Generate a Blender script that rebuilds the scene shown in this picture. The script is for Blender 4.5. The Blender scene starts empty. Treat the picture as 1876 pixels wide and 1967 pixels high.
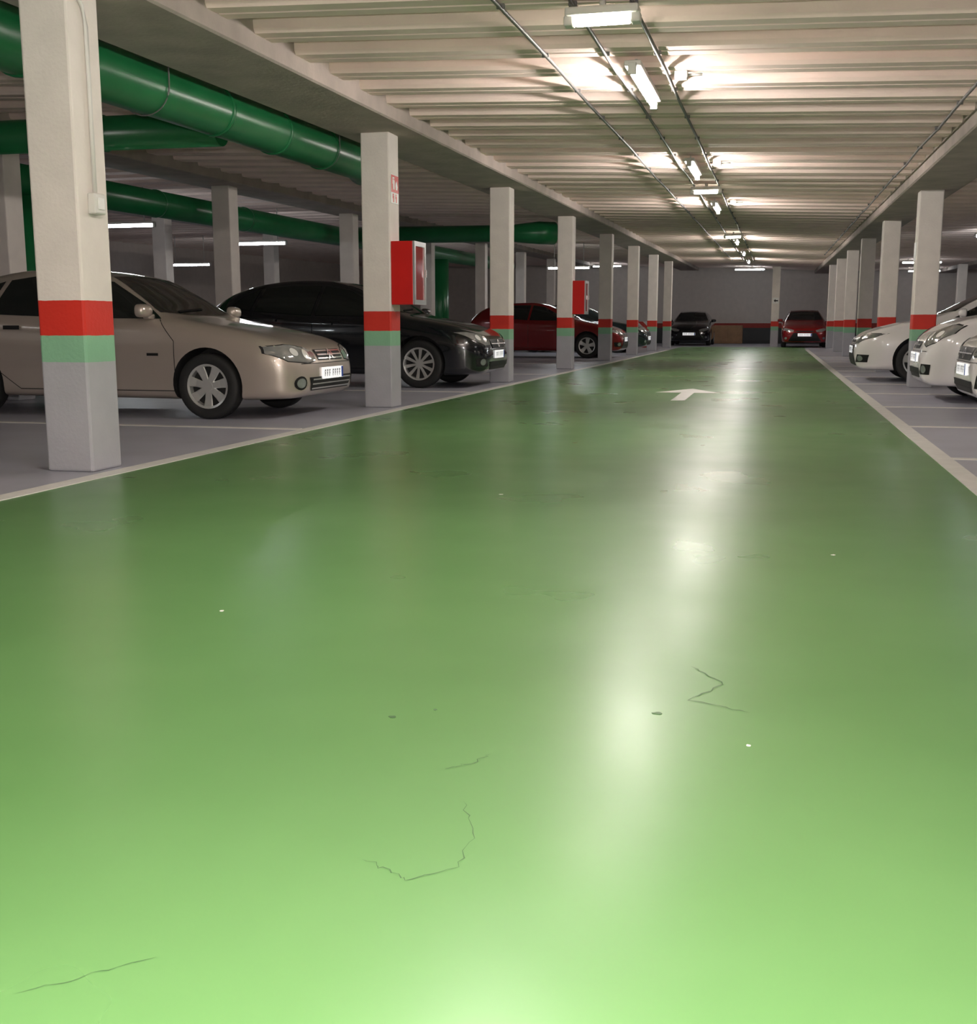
import bpy, bmesh, math, random
from mathutils import Vector, Matrix
from mathutils.bvhtree import BVHTree
random.seed(4)
scene = bpy.context.scene
COL = scene.collection

# ---------------------------------------------------------------- materials
def new_mat(name):
    m = bpy.data.materials.new(name); m.use_nodes = True
    nt = m.node_tree
    return m, nt, nt.nodes['Principled BSDF']

def pmat(name, col, rough=0.5, metal=0.0, coat=0.0, var=0.08, scale=6.0, bump=0.0, bscale=60.0, emit=None, estr=0.0, spec=0.5):
    m, nt, b = new_mat(name)
    tc = nt.nodes.new('ShaderNodeTexCoord')
    nz = nt.nodes.new('ShaderNodeTexNoise'); nz.inputs['Scale'].default_value = scale; nz.inputs['Detail'].default_value = 5
    nt.links.new(tc.outputs['Object'], nz.inputs['Vector'])
    mx = nt.nodes.new('ShaderNodeMix'); mx.data_type = 'RGBA'
    a = [max(0, c*(1-var)) for c in col]; c2 = [min(1, c*(1+var)) for c in col]
    mx.inputs[6].default_value = (*a, 1); mx.inputs[7].default_value = (*c2, 1)
    nt.links.new(nz.outputs['Fac'], mx.inputs[0])
    nt.links.new(mx.outputs[2], b.inputs['Base Color'])
    b.inputs['Roughness'].default_value = rough
    b.inputs['Metallic'].default_value = metal
    b.inputs['Coat Weight'].default_value = coat
    b.inputs['Coat Roughness'].default_value = 0.05
    b.inputs['Specular IOR Level'].default_value = spec
    if bump > 0:
        n2 = nt.nodes.new('ShaderNodeTexNoise'); n2.inputs['Scale'].default_value = bscale; n2.inputs['Detail'].default_value = 6
        nt.links.new(tc.outputs['Object'], n2.inputs['Vector'])
        bp = nt.nodes.new('ShaderNodeBump'); bp.inputs['Strength'].default_value = bump; bp.inputs['Distance'].default_value = 0.01
        nt.links.new(n2.outputs['Fac'], bp.inputs['Height']); nt.links.new(bp.outputs['Normal'], b.inputs['Normal'])
    if emit:
        b.inputs['Emission Color'].default_value = (*emit, 1); b.inputs['Emission Strength'].default_value = estr
    return m

def floor_green():
    m, nt, b = new_mat('green_epoxy')
    tc = nt.nodes.new('ShaderNodeTexCoord')
    n1 = nt.nodes.new('ShaderNodeTexNoise'); n1.inputs['Scale'].default_value = 0.8; n1.inputs['Detail'].default_value = 6; n1.inputs['Roughness'].default_value = 0.5
    nt.links.new(tc.outputs['Object'], n1.inputs['Vector'])
    cr = nt.nodes.new('ShaderNodeValToRGB')
    cr.color_ramp.elements[0].position = 0.0; cr.color_ramp.elements[0].color = (0.070, 0.180, 0.050, 1)
    cr.color_ramp.elements[1].position = 1.0; cr.color_ramp.elements[1].color = (0.140, 0.300, 0.106, 1)
    nt.links.new(n1.outputs['Fac'], cr.inputs['Fac'])
    nt.links.new(cr.outputs['Color'], b.inputs['Base Color'])
    n3 = nt.nodes.new('ShaderNodeTexNoise'); n3.inputs['Scale'].default_value = 1.3; n3.inputs['Detail'].default_value = 3
    nt.links.new(tc.outputs['Object'], n3.inputs['Vector'])
    rr = nt.nodes.new('ShaderNodeMapRange'); rr.inputs['To Min'].default_value = 0.21; rr.inputs['To Max'].default_value = 0.39
    nt.links.new(n3.outputs['Fac'], rr.inputs['Value']); nt.links.new(rr.outputs['Result'], b.inputs['Roughness'])
    b.inputs['Specular IOR Level'].default_value = 0.5
    return m

def banded(name, bands, rough=0.6, bump=0.25):
    m, nt, b = new_mat(name)
    g = nt.nodes.new('ShaderNodeNewGeometry')
    sx = nt.nodes.new('ShaderNodeSeparateXYZ'); nt.links.new(g.outputs['Position'], sx.inputs[0])
    nz = nt.nodes.new('ShaderNodeTexNoise'); nz.inputs['Scale'].default_value = 14; nz.inputs['Detail'].default_value = 3
    nt.links.new(g.outputs['Position'], nz.inputs['Vector'])
    ma = nt.nodes.new('ShaderNodeMath'); ma.operation = 'MULTIPLY_ADD'; ma.inputs[1].default_value = 0.008
    nt.links.new(nz.outputs['Fac'], ma.inputs[0]); nt.links.new(sx.outputs['Z'], ma.inputs[2])
    dv = nt.nodes.new('ShaderNodeMath'); dv.operation = 'DIVIDE'; dv.inputs[1].default_value = 4.0
    nt.links.new(ma.outputs[0], dv.inputs[0])
    cr = nt.nodes.new('ShaderNodeValToRGB'); cr.color_ramp.interpolation = 'CONSTANT'
    els = cr.color_ramp.elements
    els[0].position = 0; els[0].color = (*bands[0][1], 1)
    els[1].position = bands[1][0]/4; els[1].color = (*bands[1][1], 1)
    for z, c in bands[2:]:
        e = els.new(z/4); e.color = (*c, 1)
    nt.links.new(dv.outputs[0], cr.inputs['Fac'])
    n2 = nt.nodes.new('ShaderNodeTexNoise'); n2.inputs['Scale'].default_value = 5; n2.inputs['Detail'].default_value = 8
    nt.links.new(g.outputs['Position'], n2.inputs['Vector'])
    rg = nt.nodes.new('ShaderNodeMapRange'); rg.inputs['To Min'].default_value = 0.86; rg.inputs['To Max'].default_value = 1.08
    nt.links.new(n2.outputs['Fac'], rg.inputs['Value'])
    vm = nt.nodes.new('ShaderNodeVectorMath'); vm.operation = 'SCALE'
    nt.links.new(cr.outputs['Color'], vm.inputs[0]); nt.links.new(rg.outputs['Result'], vm.inputs['Scale'])
    nt.links.new(vm.outputs[0], b.inputs['Base Color'])
    b.inputs['Roughness'].default_value = rough
    n6 = nt.nodes.new('ShaderNodeTexNoise'); n6.inputs['Scale'].default_value = 45; n6.inputs['Detail'].default_value = 5
    nt.links.new(g.outputs['Position'], n6.inputs['Vector'])
    bp = nt.nodes.new('ShaderNodeBump'); bp.inputs['Strength'].default_value = bump; bp.inputs['Distance'].default_value = 0.01
    nt.links.new(n6.outputs['Fac'], bp.inputs['Height']); nt.links.new(bp.outputs['Normal'], b.inputs['Normal'])
    return m

def stripes(name):
    m, nt, b = new_mat(name)
    tc = nt.nodes.new('ShaderNodeTexCoord')
    w = nt.nodes.new('ShaderNodeTexWave'); w.bands_direction = 'DIAGONAL'; w.inputs['Scale'].default_value = 1.6
    nt.links.new(tc.outputs['Object'], w.inputs['Vector'])
    cr = nt.nodes.new('ShaderNodeValToRGB'); cr.color_ramp.interpolation = 'CONSTANT'
    cr.color_ramp.elements[0].color = (0.55, 0.03, 0.02, 1); cr.color_ramp.elements[1].position = 0.5; cr.color_ramp.elements[1].color = (0.8, 0.78, 0.74, 1)
    nt.links.new(w.outputs['Fac'], cr.inputs['Fac']); nt.links.new(cr.outputs['Color'], b.inputs['Base Color'])
    return m

M = {}
M['green'] = floor_green()
M['bay'] = pmat('grey_floor_paint', (0.40, 0.40, 0.46), 0.38, var=0.24, scale=1.5, bump=0.05, bscale=8)
M['line'] = pmat('white_road_paint', (0.74, 0.72, 0.68), 0.45, var=0.15, scale=9)
M['crack'] = pmat('crack_dark', (0.045, 0.11, 0.038), 0.5)
M['column'] = banded('column_paint', [(0, (0.43, 0.43, 0.46)), (0.655, (0.25, 0.50, 0.31)), (0.80, (0.64, 0.028, 0.014)), (1.015, (0.84, 0.77, 0.71))])
M['wall'] = banded('wall_paint', [(0, (0.035, 0.035, 0.035)), (0.15, (0.05, 0.05, 0.05)), (0.72, (0.30, 0.03, 0.02)), (0.95, (0.62, 0.55, 0.50))])
M['ceil'] = pmat('precast_concrete', (0.88, 0.715, 0.635), 0.85, var=0.14, scale=2.2, bump=0.3, bscale=25)
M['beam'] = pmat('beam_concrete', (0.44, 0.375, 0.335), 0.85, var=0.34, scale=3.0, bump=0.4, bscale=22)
M['duct'] = pmat('green_duct_paint', (0.012, 0.155, 0.050), 0.28, var=0.25, scale=3, bump=0.1, bscale=6)
M['conduit'] = pmat('grey_conduit', (0.16, 0.15, 0.145), 0.5)
M['white_plastic'] = pmat('white_plastic', (0.7, 0.68, 0.64), 0.4)
M['tube'] = pmat('lit_tube', (1, 1, 1), 0.3, emit=(1.0, 0.92, 0.87), estr=215)
M['tube_dim'] = pmat('lit_tube_side', (1, 1, 1), 0.3, emit=(0.88, 0.95, 1.0), estr=55)
M['bulk'] = pmat('lit_diffuser', (1, 1, 1), 0.3, emit=(1.0, 0.93, 0.80), estr=60)
M['red'] = pmat('red_enamel', (0.60, 0.015, 0.012), 0.3)
M['redglass'] = pmat('red_glass_panel', (0.32, 0.03, 0.03), 0.08)
M['alu'] = pmat('aluminium', (0.55, 0.55, 0.55), 0.35, metal=0.7)
M['signw'] = pmat('sign_white', (0.85, 0.85, 0.82), 0.4)
M['brown'] = pmat('brown_wood', (0.36, 0.20, 0.10), 0.5, var=0.3)
M['stripe'] = stripes('hazard_stripes')
M['tire'] = pmat('tire_rubber', (0.018, 0.018, 0.018), 0.75)
M['rim'] = pmat('silver_rim', (0.66, 0.66, 0.64), 0.3, metal=0.5)
M['rimdark'] = pmat('dark_wheel_well', (0.02, 0.02, 0.02), 0.7)
M['glass'] = pmat('dark_car_glass', (0.012, 0.015, 0.014), 0.04, coat=0.3)
M['black'] = pmat('black_trim', (0.012, 0.012, 0.012), 0.55, spec=.3)
M['chrome'] = pmat('chrome', (0.75, 0.75, 0.75), 0.22, metal=0.85)
M['lens'] = pmat('headlight_lens', (0.36, 0.37, 0.37), 0.08, metal=0.5, coat=1.0, var=0.35, scale=14)
M['reflector'] = pmat('lamp_reflector', (0.9, 0.9, 0.88), 0.15, metal=0.2, coat=1.0)
M['taillens'] = pmat('tail_lens', (0.4, 0.01, 0.01), 0.12, coat=1)
M['plate'] = pmat('plate_white_glow', (0.92, 0.92, 0.92), 0.4, emit=(1, 1, 1), estr=0.6)  # weak emission stands in for flash light thrown back by the plates
M['blue'] = pmat('plate_blue', (0.02, 0.08, 0.45), 0.4)
M['platech'] = pmat('plate_characters', (0.35, 0.36, 0.40), 0.5)
M['p_silver'] = pmat('paint_silver_beige', (0.55, 0.475, 0.41), 0.32, metal=0.45, coat=1.0, var=0.02)
M['p_black'] = pmat('paint_black', (0.006, 0.007, 0.010), 0.2, coat=1.0, var=0.02)
M['p_red'] = pmat('paint_dark_red', (0.22, 0.006, 0.008), 0.25, metal=0.2, coat=1.0, var=0.02)
M['p_dark'] = pmat('paint_dark_teal', (0.008, 0.02, 0.022), 0.25, metal=0.1, coat=1.0, var=0.02)
M['p_white'] = pmat('paint_white', (0.92, 0.88, 0.86), 0.25, coat=1.0, var=0.02)

# ---------------------------------------------------------------- helpers
def mesh_obj(name, verts, faces, mats, smooth=False, parent=None, loc=(0, 0, 0), midx=None):
    me = bpy.data.meshes.new(name); me.from_pydata([tuple(v) for v in verts], [], faces)
    for m in (mats if isinstance(mats, (list, tuple)) else [mats]): me.materials.append(m)
    if midx:
        for p, i in zip(me.polygons, midx): p.material_index = i
    me.validate(); me.update()
    if smooth:
        for p in me.polygons: p.use_smooth = True
    o = bpy.data.objects.new(name, me); COL.objects.link(o); o.location = loc
    if parent: o.parent = parent
    return o

def bm_obj(name, bm, mats, smooth=False, parent=None, loc=(0, 0, 0)):
    me = bpy.data.meshes.new(name); bmesh.ops.recalc_face_normals(bm, faces=bm.faces[:]); bm.to_mesh(me); bm.free()
    for m in (mats if isinstance(mats, (list, tuple)) else [mats]): me.materials.append(m)
    if smooth:
        for p in me.polygons: p.use_smooth = True
    o = bpy.data.objects.new(name, me); COL.objects.link(o); o.location = loc
    if parent: o.parent = parent
    return o

def add_box(bm, a, b, bev=0.0, mi=0):
    r = bmesh.ops.create_cube(bm, size=1.0)
    vs = r['verts']
    for v in vs:
        v.co = Vector(((a[0]+b[0])/2 + v.co.x*(b[0]-a[0]), (a[1]+b[1])/2 + v.co.y*(b[1]-a[1]), (a[2]+b[2])/2 + v.co.z*(b[2]-a[2])))
    fs = set(f for v in vs for f in v.link_faces)
    for f in fs: f.material_index = mi
    if bev > 0:
        es = set(e for v in vs for e in v.link_edges)
        bmesh.ops.bevel(bm, geom=list(es), offset=bev, segments=2, profile=0.5, affect='EDGES')
    return vs

def sweep(bm, pts, r, n=12, mi=0, caps=True):
    pts = [Vector(p) for p in pts]; rings = []
    for i, p in enumerate(pts):
        t = (pts[min(i+1, len(pts)-1)] - pts[max(i-1, 0)]).normalized()
        ref = Vector((0, 0, 1)) if abs(t.z) < 0.9 else Vector((1, 0, 0))
        s = t.cross(ref).normalized(); u = s.cross(t)
        rr = r[i] if isinstance(r, (list, tuple)) else r
        rings.append([bm.verts.new(p + s*math.cos(2*math.pi*k/n)*rr + u*math.sin(2*math.pi*k/n)*rr) for k in range(n)])
    for a, b in zip(rings[:-1], rings[1:]):
        for k in range(n):
            f = bm.faces.new((a[k], a[(k+1) % n], b[(k+1) % n], b[k])); f.material_index = mi; f.smooth = True
    if caps:
        bm.faces.new(rings[0]).material_index = mi; bm.faces.new(rings[-1][::-1]).material_index = mi

def tag(o, label, cat, group=None, kind=None):
    o['label'] = label; o['category'] = cat
    if group: o['group'] = group
    if kind: o['kind'] = kind
    return o
def struct(o):
    o['kind'] = 'structure'; return o

def B(x, y):
    """height of the beam undersides: the slab falls gently across the aisle"""
    xc = max(-9.5, min(3.0, x))
    return 2.664 + 0.0137*y - 0.0345*(xc + 4.07)
RIB = 0.14

# ---------------------------------------------------------------- room shell
XL, XR, YB, YF = -20.0, 14.0, -6.0, 55.0
ys = [YB, 0, 12, 40, 46, YF]
xl = {YB: -3.80, 0: -3.80, 12: -3.78, 40: -3.62, 46: -3.6, YF: -3.6}
verts, faces, mi = [], [], []
for y in ys:
    row = [XL, xl[y], 1.10, XR]
    verts += [(x, y, 0) for x in row]
for j in range(len(ys)-1):
    for i in range(3):
        a = j*4+i; faces.append((a, a+1, a+5, a+4))
        green = (i == 1 and ys[j] < 46)
        mi.append(1 if green else 0)
fl = struct(mesh_obj('floor', verts, faces, [M['bay'], M['green']], midx=mi)); fl['label'] = 'glossy green epoxy driving lane with grey parking bays'

def wall(name, a, b):
    bm = bmesh.new(); add_box(bm, a, b)
    return struct(bm_obj(name, bm, M['wall']))
wall('wall_far', (XL, YF, 0), (XR, YF+0.2, 3.9))
wall('wall_back', (XL, YB-0.2, 0), (XR, YB, 3.9))
wall('wall_left', (XL-0.2, YB, 0), (XL, YF, 3.9))
wall('wall_right', (XR, YB, 0), (XR+0.2, YF, 3.9))

verts, faces = [], []
xs = [XL, -9.5, 3.0, XR]
pitch = 0.70
def crow(y, dz):
    i0 = len(verts)
    for x in xs: verts.append((x, y, B(x, y) + dz))
    return i0
y = YB
prof = []
while y < YF:
    prof += [(y, RIB+0.26), (y+0.33, RIB+0.26), (y+0.355, RIB+0.03), (y+0.375, RIB), (y+0.505, RIB), (y+0.512, RIB+0.03), (y+0.534, RIB+0.03), (y+0.541, RIB), (y+0.66, RIB), (y+0.675, RIB+0.03), (y+0.695, RIB+0.26)]
    y += pitch
prev = None
for (yy, dz) in prof:
    r = crow(min(yy, YF), dz)
    if prev is not None:
        for k in range(3): faces.append((prev+k, r+k, r+k+1, prev+k+1))
    prev = r
t0 = len(verts)
for yy in (YB, YF):
    for x in xs: verts.append((x, yy, B(x, yy)+0.6))
for k in range(3): faces.append((t0+k, t0+k+1, t0+5+k, t0+4+k))
ce = struct(mesh_obj('ceiling', verts, faces, M['ceil'])); ce['label'] = 'ribbed precast concrete ceiling'

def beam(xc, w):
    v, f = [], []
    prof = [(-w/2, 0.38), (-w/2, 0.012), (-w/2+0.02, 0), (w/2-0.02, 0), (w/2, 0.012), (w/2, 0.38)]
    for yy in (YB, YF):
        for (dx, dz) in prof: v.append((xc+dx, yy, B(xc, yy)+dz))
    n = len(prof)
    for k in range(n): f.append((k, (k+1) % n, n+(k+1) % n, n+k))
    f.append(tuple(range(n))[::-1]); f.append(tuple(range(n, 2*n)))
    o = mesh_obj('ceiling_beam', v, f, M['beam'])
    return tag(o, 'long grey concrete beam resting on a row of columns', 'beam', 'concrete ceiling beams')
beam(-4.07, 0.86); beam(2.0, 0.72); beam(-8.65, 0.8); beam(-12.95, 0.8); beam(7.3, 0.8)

# ---------------------------------------------------------------- columns
W = 0.31
def column(x0, y0, lab):
    bm = bmesh.new(); h = B(x0+W/2, y0+W/2) + 0.004
    add_box(bm, (-W/2, -W/2, 0), (W/2, W/2, h), bev=0.014)
    o = bm_obj('column', bm, M['column'], loc=(x0+W/2, y0+W/2, 0))
    return tag(o, lab, 'column', 'painted concrete columns')
YC = [5.86+5.46*k for k in range(-1, 8)]
for i, yy in enumerate(YC):
    if i == 0: continue
    lab = 'white square column with red and green bands beside the green lane'
    if i == 1: lab = 'white square column with red band, conduit and switch box'
    if i == 2: lab = 'white square column with red band holding a fire hose cabinet'
    column(-3.92-W, yy, lab)
for yy in YC[3:]: column(2.0-W/2, yy, 'white square column with red and green bands between parked white cars')
for yy in YC[2:]: column(-8.65-W/2, yy, 'white square column between two rows of parking bays')
for yy in YC[3:8]: column(-12.95-W/2, yy, 'dim square column deep in the garage')
for yy in YC[6:]: column(6.3, yy, 'dim square column beyond the white cars')
column(-0.2, 47.3, 'white square column standing before the end wall')

# ---------------------------------------------------------------- floor paint
def paint(name, pts, lab, cat='road marking', group=None, z=0.004, mat='line'):
    v = [(x, y, z) for x, y in pts] + [(x, y, 0.0) for x, y in pts]; n = len(pts)
    f = [tuple(range(n))] + [(k, k+n, (k+1) % n+n, (k+1) % n) for k in range(n)]
    return tag(mesh_obj(name, v, f, M[mat]), lab, cat, group)
paint('edge_line', [(-3.86, YB), (-3.74, YB), (-3.72, 12), (-3.56, 40), (-3.68, 40), (-3.84, 12)], 'long white painted line along the green lane edge')
paint('edge_line', [(1.04, YB), (1.16, YB), (1.16, 42), (1.04, 42)], 'long white painted line beside the white cars')
for k in range(-1, 7):
    yy = 5.86+5.46*k+2.9
    paint('bay_line', [(-8.4, yy-.05), (-3.86, yy-.05), (-3.86, yy+.05), (-8.4, yy+.05)], 'white painted line between two parking bays', group='parking bay lines')
for k in range(12):
    yy = 5.4+2.45*k
    paint('bay_line', [(1.16, yy-.045), (5.8, yy-.045), (5.8, yy+.045), (1.16, yy+.045)], 'white painted line between two parking bays', group='parking bay lines')
paint('floor_arrow', [(-1.15, 13.2), (-0.99, 13.2), (-0.99, 14.75), (-0.66, 14.75), (-1.07, 15.7), (-1.48, 14.75), (-1.15, 14.75)], 'white painted direction arrow on the green lane', 'arrow')
def crack(pts, lab, w=.0016):
    fine = []
    for (a, b) in zip(pts[:-1], pts[1:]):
        for k in range(7):
            t = k/7; fine.append((a[0]+(b[0]-a[0])*t+random.uniform(-.006, .006), a[1]+(b[1]-a[1])*t+random.uniform(-.006, .006)))
    fine.append(pts[-1]); v = []; f = []
    for i, p in enumerate(fine):
        q0 = Vector(fine[max(0, i-1)]); q1 = Vector(fine[min(len(fine)-1, i+1)]); d = (q1-q0).normalized(); nrm = Vector((-d.y, d.x))
        ww = w*random.uniform(.25, 1.0)*(1 if 0 < i < len(fine)-1 else .1)
        v += [(p[0]+nrm.x*ww, p[1]+nrm.y*ww, .0012), (p[0]-nrm.x*ww, p[1]-nrm.y*ww, .0012)]
    for i in range(len(fine)-1): f.append((2*i, 2*i+2, 2*i+3, 2*i+1))
    tag(mesh_obj('floor_crack', v, f, M['crack']), lab, 'crack', 'hairline floor cracks')
crack([(-.622, 1.626), (-.58, 1.60), (-.534, 1.575), (-.4645, 1.636), (-.472, 1.763), (-.524, 1.883)], 'dark hairline crack curving across the green floor', .0013)
crack([(-.172, 2.83), (-.0876, 2.698), (-.1596, 2.561), (-.021, 2.503)], 'zigzag hairline crack in the green floor', .0020)
crack([(-.93, 1.16), (-.86, 1.23), (-.80, 1.28)], 'short hairline crack in the green floor', .0012)
crack([(-.60, 2.02), (-.56, 2.06), (-.53, 2.12)], 'tiny hairline crack in the green floor', .0013)
for (sx, sy, sr) in ((-.80, 2.28, .010), (-.225, 2.45, .012), (-.52, 1.14, .006), (-.72, 2.35, .005)):
    paint('floor_stain', [(sx+sr*math.cos(a)*random.uniform(.6, 1.1), sy+sr*math.sin(a)*random.uniform(.5, 1)) for a in [i*math.pi/5 for i in range(10)]], 'small dark stain on the green floor', 'stain', 'small floor stains', .0012, 'crack')
for (sx, sy, sr) in ((-1.62, 3.05, .009), (-.02, 2.30, .006), (-1.35, 5.6, .014), (.25, 4.4, .010)):
    paint('paint_speck', [(sx+sr*math.cos(a)*random.uniform(.6, 1.1), sy+sr*math.sin(a)*random.uniform(.5, 1)) for a in [i*math.pi/4 for i in range(8)]], 'tiny white paint speck on the green floor', 'speck', 'tiny white paint specks', .0012, 'line')
def floor_text(s, x, y, size, rot):
    c = bpy.data.curves.new('tmp', 'FONT'); c.body = s; c.size = size; c.extrude = 0.002; c.align_x = 'CENTER'
    t = bpy.data.objects.new('tmp', c); COL.objects.link(t)
    dg = bpy.context.evaluated_depsgraph_get()
    me = bpy.data.meshes.new_from_object(t.evaluated_get(dg)); bpy.data.objects.remove(t)
    me.materials.clear(); me.materials.append(M['line'])
    o = bpy.data.objects.new('bay_number', me); COL.objects.link(o); o.location = (x, y, 0.003); o.rotation_euler = (0, 0, rot)
    return tag(o, 'white painted number on the grey bay floor', 'number')
floor_text('22', 1.75, 9.0, 0.34, math.radians(90))

# ---------------------------------------------------------------- ducts
def duct(path, r, lab, rings=(), n=28, hangers=()):
    bm = bmesh.new(); sweep(bm, path, r, n)
    r0 = r if not isinstance(r, list) else r[0]
    for (p, d) in rings:
        p = Vector(p); d = Vector(d).normalized()
        sweep(bm, [p-d*.02, p-d*.019, p+d*.019, p+d*.02], [r0, r0+.012, r0+.012, r0], n, caps=False)
    o = tag(bm_obj('air_duct', bm, M['duct']), lab, 'air duct')
    for (x, y, z) in hangers:
        b2 = bmesh.new()
        for s in (-1, 1): sweep(b2, [(x+s*(r0+.01), y, z-.02), (x+s*(r0+.01), y, B(x, y)+RIB+.0)], .006, 6)
        N = 20
        sweep(b2, [(x+(r0+.01)*math.cos(math.pi+math.pi*k/N), y, z+(r0+.01)*math.sin(math.pi+math.pi*k/N)) for k in range(N+1)], .005, 6)
        bm_obj('hanger', b2, M['conduit'], parent=o)
    return o
def dz(y): return 0.0137*(y-9)
P = [(-4.78, yy, 2.69+dz(yy)) for yy in (-4, 2, 8, 12.6)]
P += [(-4.80, 12.9, 2.73), (-4.86, 13.1, 2.72)]
duct(P, 0.205, 'large shiny green ventilation duct hung beside the beam', [((-4.78, yy, 2.69+dz(yy)), (0, 1, 0.0137)) for yy in (4.0, 6.6, 9.2, 10.4, 11.6)], hangers=[(-4.78, yy, 2.69+dz(yy)) for yy in (3.2, 8.1, 11.6)])
duct([(-4.99, 9.75, 2.64), (-9.0, 9.75, 2.66), (-19.9, 9.75, 2.66)], 0.155, 'green branch duct crossing toward the dark bays', [((-6.2, 9.75, 2.645), (1, 0, 0)), ((-7.6, 9.75, 2.65), (1, 0, 0))])
duct([(-9.35, 10.5, 2.66), (-9.35, 25, 2.80), (-9.35, 40, 2.95)], 0.2, 'dark green ventilation duct above the far bays', [((-9.35, yy, 2.66+0.01*(yy-10.5)), (0, 1, 0)) for yy in (13, 16, 19)])
duct([(-9.3, 12.75, 0.0), (-9.3, 12.75, 2.47)], 0.21, 'vertical green duct standing beside a column')
duct([(-9.05, 30.2, 0.0), (-9.05, 30.2, 2.64)], 0.27, 'thick vertical green duct between parking bays')
duct([(-9.1, 24.2, 2.84), (-5.6, 24.2, 2.82), (-5.0, 24.2, 2.82), (-4.72, 24.4, 2.82)], [.18, .18, .24, .24], 'green cross duct with wider end near the beam')

# ---------------------------------------------------------------- conduits, lamps
def conduit(x, lab, y0=YB, y1=45, dzz=-0.024, r=0.013):
    bm = bmesh.new(); pts = []
    yy = y0
    while yy <= y1: pts.append((x+random.uniform(-.012, .012), yy, B(x, yy)+RIB+dzz)); yy += 1.5
    sweep(bm, pts, r, 8)
    yy = y0+.5
    while yy < y1:
        add_box(bm, (x-.025, yy-.012, B(x, yy)+RIB+dzz-.006), (x+.025, yy+.012, B(x, yy)+RIB-.004)); yy += 1.4
    return tag(bm_obj('cable_conduit', bm, M['conduit']), lab, 'conduit', 'ceiling cable conduits')
for x in (-1.72, -1.27, -0.90): conduit(x, 'thin grey cable conduit fixed along the ceiling ribs')
conduit(1.45, 'thin grey cable conduit near the concrete beam', 6, 40)

def tube_lamp(x, y, z, length=1.5, along='Y', mat='tube', lab='long fluorescent batten lamp glowing under the ribbed ceiling', drop=.06):
    bm = bmesh.new(); h = length/2
    add_box(bm, (-.06, -h, 0.03), (.06, h, .07), bev=.008)
    for s in (-1, 1): add_box(bm, (-.03, s*h-.02, -.03), (.03, s*h+.02, .05), bev=.005)
    for s in (-1, 1): sweep(bm, [(0, s*h*.7, .06), (0, s*h*.7, .07+drop)], .01, 8)
    o = bm_obj('fluorescent_lamp', bm, M['white_plastic'], loc=(x, y, z))
    if along == 'X': o.rotation_euler = (0, 0, math.pi/2)
    else: o.rotation_euler = (math.atan(.0137), 0, 0)
    bm = bmesh.new(); sweep(bm, [(0, -h+.03, 0), (0, h-.03, 0)], 0.024, 12)
    bm_obj('lamp_tube', bm, M[mat], parent=o)
    return tag(o, lab, 'lamp', 'fluorescent ceiling lamps')
def bulkhead(x, y, z):
    bm = bmesh.new(); add_box(bm, (-.22, -.07, .0), (.22, .07, .05), bev=.012)
    for s in (-1, 1): add_box(bm, (s*.2-.03, -.045, -.05), (s*.2+.03, .045, .01), bev=.01)
    sweep(bm, [(0, 0, .04), (0, 0, .098)], .02, 10)
    o = bm_obj('bulkhead_lamp', bm, M['white_plastic'], loc=(x, y, z))
    bm = bmesh.new(); add_box(bm, (-.17, -.045, -.045), (.17, .045, .0), bev=.015)
    bm_obj('lamp_diffuser', bm, M['bulk'], parent=o)
    return tag(o, 'short white bulkhead lamp glowing under the ceiling', 'lamp', 'bulkhead ceiling lamps')
LX = -1.08
for yy in (-1.6, 3.9, 9.25, 14.75, 20.3, 30.6, 37.0, 43.5):
    tube_lamp(LX, yy, B(LX, yy)+RIB-0.13, drop=.05)
for yy in (1.2, 7.05, 17.4, 28.4): bulkhead(LX, yy, B(LX, yy)+RIB-0.105)
for (x, yy) in ((-11.2, 18.0), (-10.8, 22.6), (-10.8, 34), (-6.2, 34.5), (-16.5, 14), (-16.5, 30), (-10.8, 4)):
    tube_lamp(x, yy, 2.58, 1.3, 'X' if yy > 5 else 'Y', 'tube_dim', 'cool white fluorescent lamp hanging over the dark bays', B(x, yy)+RIB-2.65)
for (x, yy) in ((4.8, 12.0), (4.8, 27.0), (9.5, 30), (4.8, 42), (6.0, 51.5), (-7.5, 51.5), (-1.2, 51.5)):  # extra lamps added to brighten the right bays and the far end
    tube_lamp(x, yy, B(x, yy)+RIB-.145, 1.3, 'X', 'tube_dim', 'added cool white lamp brightening the right side and far end')
def jbox(x, y):
    bm = bmesh.new(); add_box(bm, (-.05, -.05, -.06), (.05, .05, 0), bev=.01); sweep(bm, [(.05, 0, -.03), (.16, 0, -.03)], .01, 8)
    o = bm_obj('junction_box', bm, M['white_plastic'], loc=(x, y, B(x, y)+RIB))
    tag(o, 'small grey junction box on the ceiling conduit', 'junction box', 'ceiling junction boxes')
for yy in (9.25, 14.8, 20.2): jbox(-0.79, yy)

bm = bmesh.new()
cx = -3.92+.02
sweep(bm, [(cx, 6.01, 1.63), (cx, 6.01, 2.2), (cx, 6.01, 2.55), (cx, 5.98, 2.66), (cx, 5.92, 2.72), (cx, 5.86, 2.73)], .013, 10)
tag(bm_obj('wall_conduit', bm, M['white_plastic']), 'white painted conduit running down the column to a switch', 'conduit')
bm = bmesh.new(); add_box(bm, (-3.92, 5.955, 1.51), (-3.865, 6.065, 1.63), bev=.01)
sw = tag(bm_obj('light_switch', bm, M['white_plastic']), 'white square light switch box on the column', 'light switch')
bm = bmesh.new(); add_box(bm, (-3.867, 5.98, 1.535), (-3.858, 6.04, 1.605), bev=.004)
bm_obj('switch_rocker', bm, M['signw'], parent=sw)

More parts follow.
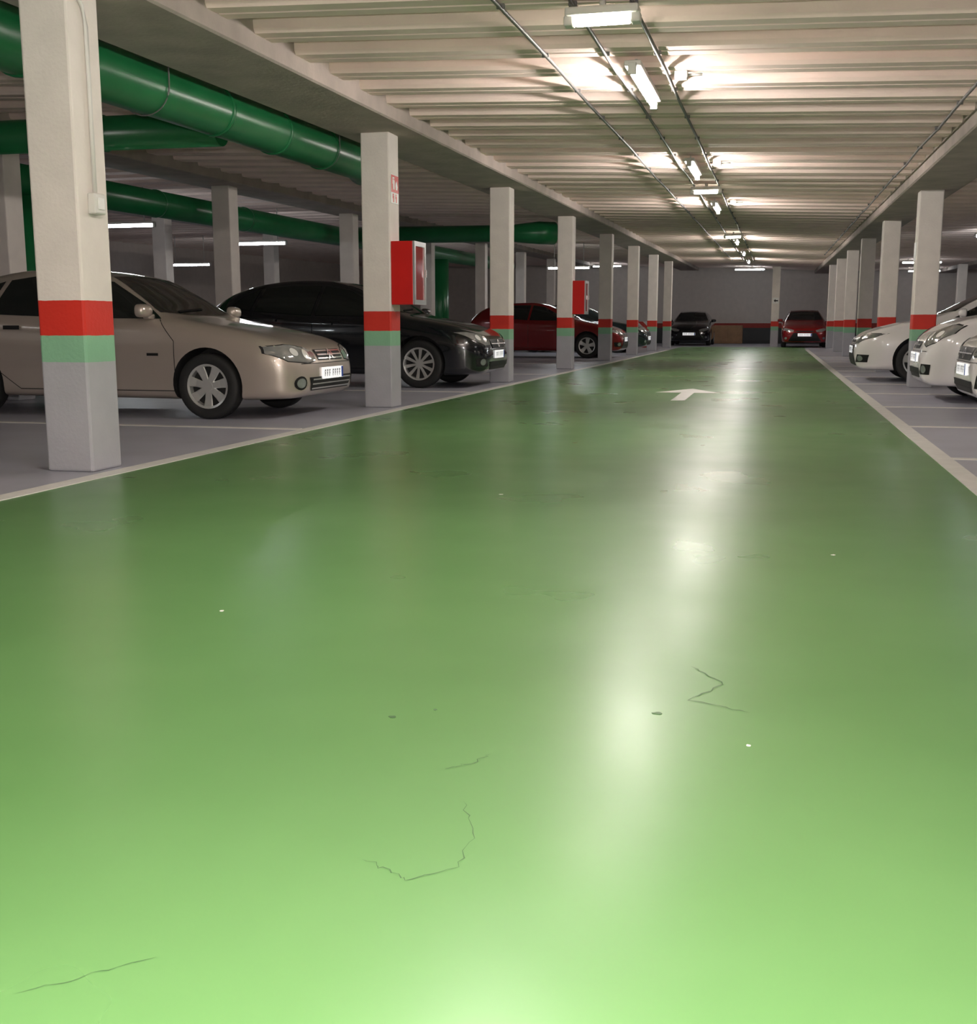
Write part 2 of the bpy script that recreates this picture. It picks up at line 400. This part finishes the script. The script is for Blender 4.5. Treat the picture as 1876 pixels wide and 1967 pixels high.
def cabinet(y0, lab):
    x0, x1, z0, z1, y1 = -3.918, -3.68, 1.08, 1.73, y0+.40
    bm = bmesh.new(); add_box(bm, (x0, y0, z0), (x1, y1, z1), bev=.006)
    o = bm_obj('fire_hose_cabinet', bm, M['red'])
    bm = bmesh.new()
    add_box(bm, (x1, y0, z0), (x1+.02, y0+.045, z1)); add_box(bm, (x1, y1-.045, z0), (x1+.02, y1, z1))
    add_box(bm, (x1, y0+.045, z0), (x1+.02, y1-.045, z0+.05)); add_box(bm, (x1, y0+.045, z1-.05), (x1+.02, y1-.045, z1))
    d = bm_obj('door_frame', bm, M['alu'], parent=o)
    bm = bmesh.new(); add_box(bm, (x1+.001, y0+.045, z0+.05), (x1+.009, y1-.045, z1-.05)); bm_obj('glass_panel', bm, M['redglass'], parent=o)
    bm = bmesh.new(); add_box(bm, (x1+.02, y1-.035, 1.37), (x1+.035, y1-.015, 1.45), bev=.003); bm_obj('door_latch', bm, M['chrome'], parent=o)
    return tag(o, lab, 'fire cabinet')
cabinet(YC[2]+.015, 'red fire hose cabinet with aluminium framed glass door')
cabinet(YC[4]+.015, 'red fire hose cabinet on a column farther along the lane')
def fire_sign(y0, z0, z1):
    x = -3.918
    bm = bmesh.new(); add_box(bm, (x, y0, z0), (x+.006, y0+.24, z1)); o = bm_obj('fire_extinguisher_sign', bm, M['signw'])
    zm = z0+(z1-z0)*.38
    bm = bmesh.new(); add_box(bm, (x+.006, y0+.006, zm), (x+.008, y0+.234, z1-.006)); bm_obj('red_panel', bm, M['red'], parent=o)
    def ext(yc, zb, s, xo, nm, mt):
        bm = bmesh.new()
        add_box(bm, (xo, yc-.02*s, zb), (xo+.002, yc+.02*s, zb+.085*s), bev=0)
        add_box(bm, (xo, yc-.008*s, zb+.085*s), (xo+.002, yc+.008*s, zb+.105*s))
        add_box(bm, (xo, yc-.035*s, zb+.10*s), (xo+.002, yc+.015*s, zb+.112*s))
        add_box(bm, (xo, yc-.04*s, zb+.05*s), (xo+.002, yc-.032*s, zb+.10*s))
        bm_obj(nm, bm, M[mt], parent=o)
    ext(y0+.08, zm+.03, 1.1, x+.008, 'white_pictogram', 'signw')
    bm = bmesh.new()
    vs = [bm.verts.new((x+.0095, y0+.165+a, zm+.03+b)) for a, b in ((-.025, 0), (.025, 0), (.038, .035), (.02, .065), (.018, .1), (-.005, .07), (-.02, .085), (-.035, .04))]
    bm.faces.new(vs)
    bm_obj('flame_pictogram', bm, M['signw'], parent=o)
    ext(y0+.075, z0+.012, .75, x+.006, 'red_pictogram', 'red'); ext(y0+.165, z0+.012, .75, x+.006, 'red_pictogram', 'red')
    return tag(o, 'red and white fire extinguisher sign on the column', 'sign')
fire_sign(YC[2]+.035, 2.12, 2.41)
bm = bmesh.new(); add_box(bm, (1.835, YC[3]+.05, 1.75), (1.845, YC[3]+.26, 2.0)); 
tag(bm_obj('wall_sign', bm, M['signw']), 'small white sign on the column beside white cars', 'sign')
bm = bmesh.new(); add_box(bm, (-.17, 47.28, 1.72), (.08, 47.3, 1.95))
s = tag(bm_obj('arrow_sign', bm, M['signw']), 'white sign with a dark arrow on the end column', 'sign')
v = [(-.12, 47.278, 1.83), (-.05, 47.278, 1.9), (-.05, 47.278, 1.855), (.05, 47.278, 1.855), (.05, 47.278, 1.805), (-.05, 47.278, 1.805), (-.05, 47.278, 1.76)]
mesh_obj('arrow', v, [tuple(range(7))], M['black'], parent=s)
bm = bmesh.new(); add_box(bm, (-2.9, 54.6, 0), (-1.5, 55, .85), bev=.02)
o = tag(bm_obj('wall_cabinet', bm, M['brown']), 'low brown cabinet against the end wall', 'cabinet')
for a in (-2.85, -2.18):
    bm = bmesh.new(); add_box(bm, (a, 54.575, .08), (a+.62, 54.6, .79), bev=.008)
    bm_obj('door', bm, M['brown'], parent=o)
bm = bmesh.new(); add_box(bm, (-5.6, 44.6, 0), (-4.75, 44.9, 1.0), bev=.01)
tag(bm_obj('striped_barrier', bm, M['stripe']), 'low wall with red and white diagonal stripes', 'barrier')
bm = bmesh.new(); add_box(bm, (2.2, 46.0, .95), (2.45, 46.3, 1.7), bev=.01); add_box(bm, (2.25, 46.05, 0), (2.4, 46.25, .95))
o = tag(bm_obj('fire_extinguisher_cabinet', bm, M['red']), 'red fire cabinet on a stand near the end wall', 'fire cabinet')
bm = bmesh.new(); add_box(bm, (2.23, 45.98, 1.0), (2.42, 46.0, 1.65), bev=.003); bm_obj('glass_panel', bm, M['redglass'], parent=o)

# ---------------------------------------------------------------- cars
def pchip(pts):
    pts = sorted(pts); X = [p[0] for p in pts]; Y = [p[1] for p in pts]; n = len(X)
    d = [(Y[i+1]-Y[i])/(X[i+1]-X[i]) for i in range(n-1)]
    m = [d[0]] + [0 if d[i-1]*d[i] <= 0 else 2*d[i-1]*d[i]/(d[i-1]+d[i]) for i in range(1, n-1)] + [d[-1]]
    def f(x):
        if x <= X[0]: return Y[0]
        if x >= X[-1]: return Y[-1]
        i = 0
        while x > X[i+1]: i += 1
        h = X[i+1]-X[i]; t = (x-X[i])/h
        return (2*t**3-3*t**2+1)*Y[i]+(t**3-2*t**2+t)*h*m[i]+(-2*t**3+3*t**2)*Y[i+1]+(t**3-t**2)*h*m[i+1]
    return f

def cr_open(pts, k=4):
    out = []
    n = len(pts)
    for i in range(n-1):
        p0 = pts[max(i-1, 0)]; p1 = pts[i]; p2 = pts[i+1]; p3 = pts[min(i+2, n-1)]
        for j in range(k):
            t = j/k
            out.append(tuple(0.5*((2*p1[c])+(-p0[c]+p2[c])*t+(2*p0[c]-5*p1[c]+4*p2[c]-p3[c])*t*t+(-p0[c]+3*p1[c]-3*p2[c]+p3[c])*t**3) for c in (0, 1)))
    out.append(pts[-1]); return out

CARS = {
 'sedan_a': dict(L=4.37, W=1.70, H=1.41, wf=-.90, wr=-3.44, R=.305, spokes=7, sw=.036, bz=.512,
   top=[(0, .50), (-.03, .585), (-.08, .65), (-.2, .715), (-.45, .79), (-.8, .865), (-1.2, .935), (-1.30, .96), (-1.7, 1.18), (-2.05, 1.35), (-2.4, 1.405), (-2.9, 1.41), (-3.3, 1.36), (-3.7, 1.20), (-4.05, 1.02), (-4.25, .97), (-4.33, .80), (-4.37, .55)],
   belt=[(0, .46), (-.1, .58), (-.3, .68), (-.8, .78), (-1.3, .87), (-2.5, .91), (-3.7, .95), (-4.2, .9), (-4.37, .5)],
   win=[[(-1.38, .925), (-1.60, 1.07), (-1.98, 1.275), (-2.3, 1.325), (-2.33, .935)], [(-2.40, .94), (-2.37, 1.328), (-2.85, 1.335), (-3.1, 1.30), (-3.22, .97)], [(-3.27, .975), (-3.16, 1.29), (-3.3, 1.25), (-3.58, 1.06), (-3.55, .985)]],
   head=[(.36, .615), (.36, .54), (.52, .52), (.72, .54), (.80, .61), (.79, .67), (.66, .685), (.46, .66)],
   grille=[(-.32, .635), (.32, .635), (.30, .535), (-.30, .535)], plate=(.385, .47), intake=[(-.52, .385), (.52, .385), (.47, .26), (-.47, .26)], fog=(.62, .335), bars=3, ibars=3, badge='chevron'),
 'hatch_b': dict(L=4.42, W=1.81, H=1.51, wf=-.93, wr=-3.62, R=.335, spokes=10, sw=.02, bz=.53,
   top=[(0, .50), (-.03, .64), (-.08, .72), (-.2, .79), (-.5, .885), (-.9, .965), (-1.15, 1.01), (-1.6, 1.25), (-2.0, 1.42), (-2.4, 1.50), (-2.8, 1.51), (-3.3, 1.47), (-3.8, 1.34), (-4.15, 1.14), (-4.32, 1.0), (-4.39, .8), (-4.42, .55)],
   belt=[(0, .46), (-.1, .62), (-.3, .74), (-.8, .86), (-1.3, .94), (-2.5, .98), (-3.7, 1.04), (-4.2, .98), (-4.42, .5)],
   win=[[(-1.30, .985), (-1.55, 1.12), (-2.0, 1.345), (-2.4, 1.415), (-2.48, 1.0)], [(-2.54, 1.0), (-2.46, 1.42), (-2.9, 1.425), (-3.3, 1.385), (-3.42, 1.06)], [(-3.48, 1.07), (-3.38, 1.37), (-3.62, 1.28), (-3.82, 1.12)]],
   head=[(.42, .66), (.44, .59), (.60, .585), (.78, .66), (.85, .765), (.78, .77), (.60, .73)],
   grille=[(-.40, .665), (.40, .665), (.33, .545), (-.33, .545)], plate=(.43, .44), intake=[(-.52, .36), (.52, .36), (.45, .25), (-.45, .25)], fog=(.68, .36), bars=1, ibars=1, badge='ring'),
 'hatch_c': dict(L=4.30, W=1.76, H=1.47, wf=-.92, wr=-3.52, R=.325, spokes=5, sw=.045, bz=.58,
   top=[(0, .52), (-.03, .62), (-.09, .70), (-.25, .79), (-.6, .89), (-1.0, .97), (-1.2, 1.02), (-1.7, 1.26), (-2.1, 1.42), (-2.5, 1.47), (-3.0, 1.46), (-3.5, 1.40), (-3.9, 1.25), (-4.12, 1.05), (-4.22, .9), (-4.28, .75), (-4.30, .55)],
   belt=[(0, .47), (-.1, .60), (-.3, .72), (-.8, .83), (-1.3, .92), (-2.5, .97), (-3.7, 1.02), (-4.1, .95), (-4.30, .5)],
   win=[[(-1.40, .975), (-1.65, 1.10), (-2.1, 1.335), (-2.42, 1.385), (-2.48, .99)], [(-2.54, .99), (-2.48, 1.388), (-2.95, 1.385), (-3.35, 1.33), (-3.5, 1.06)]],
   head=[(.40, .66), (.44, .60), (.62, .60), (.80, .675), (.83, .735), (.70, .74), (.52, .70)],
   grille=[(-.36, .64), (.36, .64), (.30, .60), (-.30, .60)], plate=(.46, .46), intake=[(-.42, .56), (.42, .56), (.62, .25), (-.62, .25)], fog=(.70, .36), bars=0, ibars=2, badge='ring'),
 'mini_d': dict(L=3.78, W=1.66, H=1.52, wf=-.72, wr=-3.12, R=.30, spokes=7, sw=.036, bz=.57,
   top=[(0, .52), (-.03, .64), (-.08, .73), (-.2, .83), (-.45, .94), (-.75, 1.0), (-.95, 1.04), (-1.35, 1.28), (-1.7, 1.45), (-2.1, 1.52), (-2.6, 1.51), (-3.1, 1.42), (-3.45, 1.25), (-3.62, 1.05), (-3.72, .9), (-3.76, .75), (-3.78, .55)],
   belt=[(0, .47), (-.1, .64), (-.3, .78), (-.7, .90), (-1.2, .96), (-2.3, .98), (-3.2, 1.02), (-3.6, .95), (-3.78, .5)],
   win=[[(-1.12, .99), (-1.35, 1.14), (-1.75, 1.38), (-2.1, 1.43), (-2.14, .99)], [(-2.2, .99), (-2.16, 1.432), (-2.6, 1.43), (-2.95, 1.35), (-3.15, 1.06)]],
   head=[(.42, .74), (.45, .66), (.55, .63), (.68, .67), (.76, .77), (.75, .85), (.66, .87), (.50, .82)],
   grille=[(-.30, .68), (.30, .68), (.24, .60), (-.24, .60)], plate=(.47, .46), intake=[(-.45, .38), (.45, .38), (.38, .27), (-.38, .27)], fog=(.58, .37), bars=1, ibars=1, badge='ring'),
}
def circle(cx, cz, r, n=16): return [(cx+r*math.cos(2*math.pi*i/n), cz+r*math.sin(2*math.pi*i/n)) for i in range(n)]

def make_wheel(spec, parent, loc, side):
    R = spec['R']; rr = R*.68; wd = .19
    prof = [(rr*.98, -wd*.42), (rr*1.02, -wd*.47), (R*.90, -wd*.5), (R*.975, -wd*.43), (R, -wd*.33), (R, wd*.33), (R*.975, wd*.43), (R*.90, wd*.5), (rr*1.02, wd*.47), (rr*.98, wd*.42)]
    n = 40; bm = bmesh.new(); rings = []
    for i in range(n):
        a = 2*math.pi*i/n
        rings.append([bm.verts.new((r*math.cos(a), yy, r*math.sin(a))) for r, yy in prof])
    for i in range(n):
        A = rings[i]; C = rings[(i+1) % n]
        for k in range(len(prof)): bm.faces.new((A[k], A[(k+1) % len(prof)], C[(k+1) % len(prof)], C[k]))
    t = bm_obj('wheel', bm, M['tire'], smooth=True, parent=parent, loc=loc)
    bm = bmesh.new()
    def ring(r0, y0, r1, y1, mi):
        a_ = [bm.verts.new((r0*math.cos(2*math.pi*i/n), side*y0, r0*math.sin(2*math.pi*i/n))) for i in range(n)]
        b_ = [bm.verts.new((r1*math.cos(2*math.pi*i/n), side*y1, r1*math.sin(2*math.pi*i/n))) for i in range(n)]
        for i in range(n):
            f = bm.faces.new((a_[i], a_[(i+1) % n], b_[(i+1) % n], b_[i])); f.material_index = mi; f.smooth = True
        return a_, b_
    ring(rr, wd*.45, rr*.9, wd*.42, 0); ring(rr*.9, wd*.42, rr*.88, wd*.1, 0)
    a_, b_ = ring(rr*.88, wd*.1, .01, wd*.08, 1)
    hub, hb = ring(rr*.26, wd*.22, rr*.22, wd*.38, 0); bm.faces.new(hb).material_index = 0
    N = spec['spokes']
    for s in range(N):
        a = 2*math.pi*s/N + .2
        c, sn = math.cos(a), math.sin(a)
        w0, w1 = spec['sw']*.8, spec['sw']*1.35
        vs = []
        for (rad, w, yo) in ((rr*.15, w0, .37), (rr*.6, (w0+w1)/2, .36), (rr*.93, w1, .41)):
            for q, yy in ((-w, yo-.04), (-w*.8, yo), (w*.8, yo), (w, yo-.04)):
                vs.append(bm.verts.new((rad*c-q*sn, side*wd*yy, rad*sn+q*c)))
        for k in (0, 4):
            for j in range(3): bm.faces.new((vs[k+j], vs[k+j+1], vs[k+j+5], vs[k+j+4]))
    bm_obj('wheel_rim', bm, [M['rim'], M['rimdark']], parent=t)
    return t

def car(kind, paint_key, label, loc, rot, detail=True):
    S = CARS[kind]; L, Wd, H = S['L'], S['W'], S['H']; hw = Wd/2
    top = pchip(S['top']); belt = pchip(S['belt'])
    wf = pchip([(0, .56), (-.02, .66), (-.06, .76), (-.13, .86), (-.25, .93), (-.45, .975), (-.8, .995), (-1.4, 1.0), (-L+1.0, 1.0), (-L+.5, .97), (-L+.25, .92), (-L+.1, .83), (-L+.03, .72), (-L, .62)])
    z0 = pchip([(0, .36), (-.02, .28), (-.06, .22), (-.15, .19), (-.6, .175), (-2, .18), (-L+.6, .19), (-L+.15, .26), (-L+.04, .32), (-L, .40)])
    st = [0, -.01, -.02, -.035, -.055, -.08, -.11, -.15, -.2, -.25, -.3, -.36]
    x = -.42
    while x > -L+.38: st.append(x); x -= .06
    st += [-L+q for q in (.34, .28, .22, .17, .13, .09, .06, .04, .02, .01, 0)]
    bm = bmesh.new(); rings = []
    for x in st:
        w = hw*wf(x); zt = top(x); zb = min(belt(x), zt-.03); zz = z0(x)
        if zb < zz+.08: zb = zz+.08
        g = max(zt-zb, .03); wb = .955*w; wt = max(wb-g*.50-.03, .35*w)
        hh = zb-zz
        pts = [(0, zz), (.72*w, zz), (.90*w, zz+.012), (.965*w, zz+.10*hh), (.985*w, zz+.30*hh), (w, zz+.60*hh), (.992*w, zz+.82*hh), (wb, zb), (wt, zt-min(.055, .35*g)), (.82*wt, zt-min(.022, .12*g)), (.42*wt, zt-.003), (0, zt)]
        c = cr_open(pts, 4)
        c = [(max(0, a), b) for a, b in c]; c[0] = (0, zz); c[-1] = (0, zt)
        ring = [bm.verts.new((x, -a, b)) for a, b in c] + [bm.verts.new((x, a, b)) for a, b in c[1:-1][::-1]]
        rings.append(ring)
    n = len(rings[0])
    for A, C in zip(rings[:-1], rings[1:]):
        for k in range(n): bm.faces.new((A[k], C[k], C[(k+1) % n], A[(k+1) % n]))
    bm.faces.new(rings[0]); bm.faces.new(rings[-1][::-1])
    bmesh.ops.recalc_face_normals(bm, faces=bm.faces[:])
    bvh = BVHTree.FromBMesh(bm)
    e = bpy.data.objects.new('car', None); COL.objects.link(e); e.location = loc; e.rotation_euler = (0, 0, rot); e.empty_display_size = .3
    tag(e, label, 'car')
    O = (L/2, 0, 0)
    me = bpy.data.meshes.new('tmp'); bm.to_mesh(me); bm.free()
    me.materials.append(M[paint_key]); me.materials.append(M['rimdark'])
    for p in me.polygons: p.use_smooth = True
    tmp = bpy.data.objects.new('tmp', me); COL.objects.link(tmp)
    cb = bmesh.new(); Ra = S['R']+.045
    for xw in (S['wf'], S['wr']):
        for s in (-1, 1):
            mtx = Matrix.Translation((xw, s*(hw-.11), S['R']+.01)) @ Matrix.Rotation(math.pi/2, 4, 'X')
            bmesh.ops.create_cone(cb, cap_ends=True, segments=40, radius1=Ra, radius2=Ra, depth=.36, matrix=mtx)
    cme = bpy.data.meshes.new('tmpc'); cb.to_mesh(cme); cb.free()
    cut = bpy.data.objects.new('tmpc', cme); COL.objects.link(cut)
    mod = tmp.modifiers.new('b', 'BOOLEAN'); mod.object = cut; mod.operation = 'DIFFERENCE'; mod.solver = 'EXACT'
    dg = bpy.context.evaluated_depsgraph_get(); ev = tmp.evaluated_get(dg)
    bme = bpy.data.meshes.new_from_object(ev, depsgraph=dg); bme.name = 'body'
    bpy.data.objects.remove(tmp); bpy.data.objects.remove(cut)
    for p in bme.polygons:
        c = p.center
        for xw in (S['wf'], S['wr']):
            d = math.hypot(c.x-xw, c.z-S['R']-.01)
            if d < Ra+.004 and abs(c.y) > hw-.32 and abs(c.y) < hw+.1 and (d > Ra-.02 or abs(abs(c.y)-(hw-.29)) < .01):
                if d < Ra-.001 or abs(p.normal.y) < .5: p.material_index = 1; p.use_smooth = False
    if len(bme.materials) < 2: bme.materials.append(M['rimdark'])
    try: bme.set_sharp_from_angle(angle=math.radians(40))
    except Exception: pass
    body = bpy.data.objects.new('body', bme); COL.objects.link(body); body.parent = e; body.location = O

    def patch(name, poly, view, mat, off=.005, side=1, parent=None, mx=.09):
        b2 = bmesh.new()
        if view == 'side': vs = [b2.verts.new((a, 0, b)) for a, b in poly]
        elif view == 'top': vs = [b2.verts.new((a, b*side, 0)) for a, b in poly]
        else: vs = [b2.verts.new((0, a*side, b)) for a, b in poly]
        b2.faces.new(vs)
        for _ in range(5):
            bmesh.ops.triangulate(b2, faces=b2.faces[:])
            le = [ed for ed in b2.edges if ed.calc_length() > mx]
            if not le: break
            bmesh.ops.subdivide_edges(b2, edges=le, cuts=1)
        bmesh.ops.triangulate(b2, faces=b2.faces[:])
        for v in b2.verts:
            if view == 'side': org = Vector((v.co.x, side*3, v.co.z)); d = Vector((0, -side, 0))
            elif view == 'top': org = Vector((v.co.x, v.co.y, 4)); d = Vector((0, 0, -1))
            elif view == 'front': org = Vector((3, v.co.y, v.co.z)); d = Vector((-1, 0, 0))
            else: org = Vector((-8, v.co.y, v.co.z)); d = Vector((1, 0, 0))
            h = bvh.ray_cast(org, d)
            if h[0] is None: h = bvh.find_nearest(Vector((0 if view == 'front' else v.co.x, v.co.y if view != 'side' else side*hw, v.co.z)))
            nn = h[1]
            if nn.dot(d) > 0: nn = -nn
            v.co = h[0] + nn*off
        return bm_obj(name, b2, M[mat], smooth=True, parent=parent or e, loc=(0, 0, 0) if parent else O)
    cz = top(S['top'][6][0])+.05
    patch('windshield', [(-hw*.80, cz), (-hw*.4, cz-.02), (hw*.4, cz-.02), (hw*.80, cz), (hw*.60, H-.085), (0, H-.06), (-hw*.60, H-.085)], 'front', 'glass')
    patch('rear_window', [(-hw*.66, belt(-L+.4)+.10), (hw*.66, belt(-L+.4)+.10), (hw*.52, H-.13), (-hw*.52, H-.13)], 'rear', 'glass')
    for s in (-1, 1):
        for wpoly in S['win']: patch('side_window', wpoly, 'side', 'glass', side=s)
        hl = patch('headlight', S['head'], 'front', 'lens', side=s, off=.006, mx=.05)
        hc = S['head']; hcx = sum(p[0] for p in hc)/len(hc); hcz = sum(p[1] for p in hc)/len(hc)
        if detail:
            patch('headlight_bulb', circle(hcx-.07, hcz-.008, .042), 'front', 'reflector', side=s, off=.010, parent=hl, mx=.04)
            patch('headlight_bulb', circle(hcx+.06, hcz+.012, .036), 'front', 'reflector', side=s, off=.010, parent=hl, mx=.04)
            patch('headlight_rim', [(hcx+(p[0]-hcx)*1.03, hcz+(p[1]-hcz)*1.12) for p in hc], 'front', 'black', side=s, off=.002, parent=hl, mx=.05)
        patch('taillight', [(.55, .78), (.55, .66), (.80, .66), (.80, .84)], 'rear', 'taillens', side=s)
        fx, fz = S['fog']
        fo = patch('fog_light', circle(fx, fz, .045), 'front', 'lens', side=s, off=.010, mx=.04)
        if detail: patch('fog_light_surround', circle(fx, fz, .065) if kind == 'sedan_a' else [(fx-.10, fz-.06), (fx+.08, fz-.06), (fx+.10, fz+.055), (fx-.06, fz+.06)], 'front', 'black', side=s, off=.004, parent=fo, mx=.06)
        mx_ = S['win'][0][0][0]-.12; mz = S['win'][0][0][1]+.075
        b3 = bmesh.new(); bmesh.ops.create_uvsphere(b3, u_segments=20, v_segments=12, radius=1)
        def sq(t, p): return math.copysign(abs(t)**p, t)
        for v in b3.verts:
            px_, py_, pz_ = v.co
            v.co = Vector((mx_+(sq(px_, .8)*.085 if px_ > 0 else sq(px_, .4)*.02), s*(hw+.055)+sq(py_, .65)*.105, mz+sq(pz_, .65)*.062))
        add_box(b3, (mx_-.02, min(s*(hw-.10), s*(hw+.01)), mz-.075), (mx_+.05, max(s*(hw-.10), s*(hw+.01)), mz-.03), bev=.012)
        mo = bm_obj('side_mirror', b3, M[paint_key], smooth=True, parent=e, loc=O)
        b3 = bmesh.new(); bmesh.ops.create_circle(b3, cap_ends=True, segments=24, radius=1)
        for v in b3.verts: v.co = Vector((mx_-.0225, s*(hw+.055)+sq(v.co.x, .65)*.088, mz+sq(v.co.y, .65)*.048))
        bm_obj('mirror_glass', b3, M['chrome'], parent=mo)
        w0 = S['win'][0]; xA = w0[0][0]; xB = w0[-1][0]-.03; xC = S['win'][1][-1][0]
        for hx in (xB+.22, xC+.28):
            patch('door_handle', [(hx-.09, belt(hx)-.10), (hx+.09, belt(hx)-.10), (hx+.09, belt(hx)-.068), (hx-.09, belt(hx)-.068)], 'side', paint_key if kind != 'sedan_a' else 'black', side=s, off=.022, mx=.06)
        if detail:
            t_ = .0035
            def strip(nm, pts_, view, mat='black', off=.0025, sd=s):
                for (p, q) in zip(pts_[:-1], pts_[1:]):
                    dx, dz_ = q[0]-p[0], q[1]-p[1]; l = math.hypot(dx, dz_); ax, az = -dz_/l*t_, dx/l*t_
                    patch(nm, [(p[0]-ax, p[1]-az), (q[0]-ax, q[1]-az), (q[0]+ax, q[1]+az), (p[0]+ax, p[1]+az)], view, mat, side=sd, off=off, mx=.12)
            strip('door_seam', [(xC+.32, .26), (xA+.16, .26), (xA+.16, .72), (xA-.01, .92)], 'side')
            strip('door_seam', [(xB, .26), (xB, belt(xB))], 'side')
            strip('door_seam', [(xC+.32, .26), (xC+.10, .42), (xC-.02, belt(xC))], 'side')
            strip('bumper_seam', [(0, S['bz']), (hw*.72, S['bz'])], 'front')
            strip('hood_seam', [(-.34, hw*.60), (-.7, hw*.70), (S['top'][6][0]-.02, hw*.76)], 'top')
            if kind == 'sedan_a':
                patch('side_molding', [(-1.45, .47), (xC+.25, .49), (xC+.25, .545), (-1.45, .525)], 'side', paint_key, side=s, off=.014)
                patch('indicator', [(-1.50, .585), (-1.38, .585), (-1.38, .61), (-1.50, .61)], 'side', 'black', side=s, off=.006)
        for xw in (S['wf'], S['wr']):
            make_wheel(S, e, (L/2+xw, s*(hw-.105), S['R']), s)
    gr = patch('grille', S['grille'], 'front', 'black', off=.006, mx=.06)
    gz0 = S['grille'][2][1]; gz1 = S['grille'][0][1]; gw = S['grille'][1][0]
    inn = patch('lower_intake', S['intake'], 'front', 'black', off=.006, mx=.07)
    if detail:
        for i in range(S['bars']):
            zz = gz0+(gz1-gz0)*((i+.5)/S['bars'])
            patch('grille_bar', [(-gw*.93, zz-.006), (gw*.93, zz-.006), (gw*.93, zz+.006), (-gw*.93, zz+.006)], 'front', 'chrome', off=.014, parent=gr, mx=.06)
        iz0 = S['intake'][2][1]; iz1 = S['intake'][0][1]; iw = S['intake'][1][0]
        for i in range(S['ibars']):
            zz = iz0+(iz1-iz0)*((i+.5)/S['ibars'])
            patch('intake_bar', [(-iw*.9, zz-.006), (iw*.9, zz-.006), (iw*.9, zz+.006), (-iw*.9, zz+.006)], 'front', 'rimdark' if kind != 'sedan_a' else 'alu', off=.012, parent=inn, mx=.06)
        zc = (gz0+gz1)/2
        if S['badge'] == 'chevron':
            for dzc in (-.012, .026):
                for s in (-1, 1):
                    patch('badge', [(0, zc+.028+dzc), (.058, zc-.022+dzc), (.058, zc-.042+dzc), (0, zc+.006+dzc)], 'front', 'chrome', side=s, off=.022, parent=gr, mx=.05)
        else:
            for i in range(16):
                a0, a1 = 2*math.pi*i/16, 2*math.pi*(i+1)/16
                patch('badge', [(.05*math.cos(a0), zc+.05*math.sin(a0)), (.05*math.cos(a1), zc+.05*math.sin(a1)), (.038*math.cos(a1), zc+.038*math.sin(a1)), (.038*math.cos(a0), zc+.038*math.sin(a0))], 'front', 'chrome', off=.02, parent=gr, mx=.05)
    pz = S['plate'][0]+.03
    b4 = bmesh.new(); add_box(b4, (.003, -.26, pz-.055), (.018, .26, pz+.055), bev=.002)
    pl = bm_obj('license_plate', b4, M['plate'], parent=e, loc=O)
    b4 = bmesh.new(); add_box(b4, (.018, .215, pz-.052), (.0195, .257, pz+.052)); bm_obj('blue_band', b4, M['blue'], parent=pl)
    for i in range(7):
        b4 = bmesh.new()
        yy = .17-i*.055-(.035 if i > 3 else 0)
        add_box(b4, (.018, yy-.018, pz-.032), (.0195, yy-.004, pz+.032))
        add_box(b4, (.018, yy-.004, pz+.018), (.0195, yy+.014, pz+.032))
        add_box(b4, (.018, yy-.004, pz-.008), (.0195, yy+.010, pz+.004))
        bm_obj('plate_character', b4, M['platech'], parent=pl)
    if detail:
        zc2 = cz-.005
        patch('wiper', [(-.45, zc2), (.1, zc2+.03), (.1, zc2+.045), (-.45, zc2+.015)], 'front', 'black', off=.012)
    return e

def place(kind, paint_key, label, nose_x, yc, rot_deg, detail=True):
    L = CARS[kind]['L']; r = math.radians(rot_deg)
    return car(kind, paint_key, label, (nose_x - L/2*math.cos(r), yc - L/2*math.sin(r), 0), r, detail)
place('sedan_a', 'p_silver', 'beige silver family car with hubcaps parked between columns', -4.20, 10.33, 0)
place('hatch_b', 'p_black', 'glossy black hatchback with alloy wheels parked beside a column', -3.86, 15.86, 0)
place('hatch_c', 'p_red', 'dark red hatchback parked in a dim bay', -3.9, 30.5, 0)
place('hatch_b', 'p_dark', 'dark hatchback parked near the end of the lane', -3.9, 36.4, 0, False)
place('mini_d', 'p_white', 'small white city car with round oval headlights', 1.62, 14.28, 180)
place('hatch_c', 'p_white', 'white hatchback with angular headlights and black intake', 1.20, 19.1, 180)
place('hatch_b', 'p_white', 'white hatchback with black grille near the lane edge', 1.74, 11.5, 180)
place('hatch_c', 'p_black', 'black car parked facing the lane before the end wall', -3.55, 48.6, -90, False)
place('hatch_c', 'p_red', 'dark red car parked facing the lane at the end', 1.10, 45.4, -90, False)

# ---------------------------------------------------------------- lights & camera
fl_ = bpy.data.lights.new('camera_flash', 'POINT'); fl_.energy = 480; fl_.shadow_soft_size = 0.05; fl_.color = (1, .93, .90)
fo = bpy.data.objects.new('camera_flash', fl_); COL.objects.link(fo); fo.location = (0.03, -0.05, 1.0)
w = bpy.data.worlds.new('world'); scene.world = w; w.use_nodes = True
w.node_tree.nodes['Background'].inputs[0].default_value = (0.6, 0.65, 0.7, 1); w.node_tree.nodes['Background'].inputs[1].default_value = 0.02
scene.view_settings.view_transform = 'Standard'
scene.view_settings.look = 'None'
scene.view_settings.exposure = 0.0

cam = bpy.data.cameras.new('camera'); co = bpy.data.objects.new('camera', cam); COL.objects.link(co)
co.location = (0, 0, 0.87); co.rotation_euler = (math.radians(90-9.49), 0, math.radians(14.2))
cam.sensor_fit = 'HORIZONTAL'; cam.sensor_width = 36; cam.lens = 36*2150/1876; cam.clip_start = .01; cam.clip_end = 200
scene.camera = co
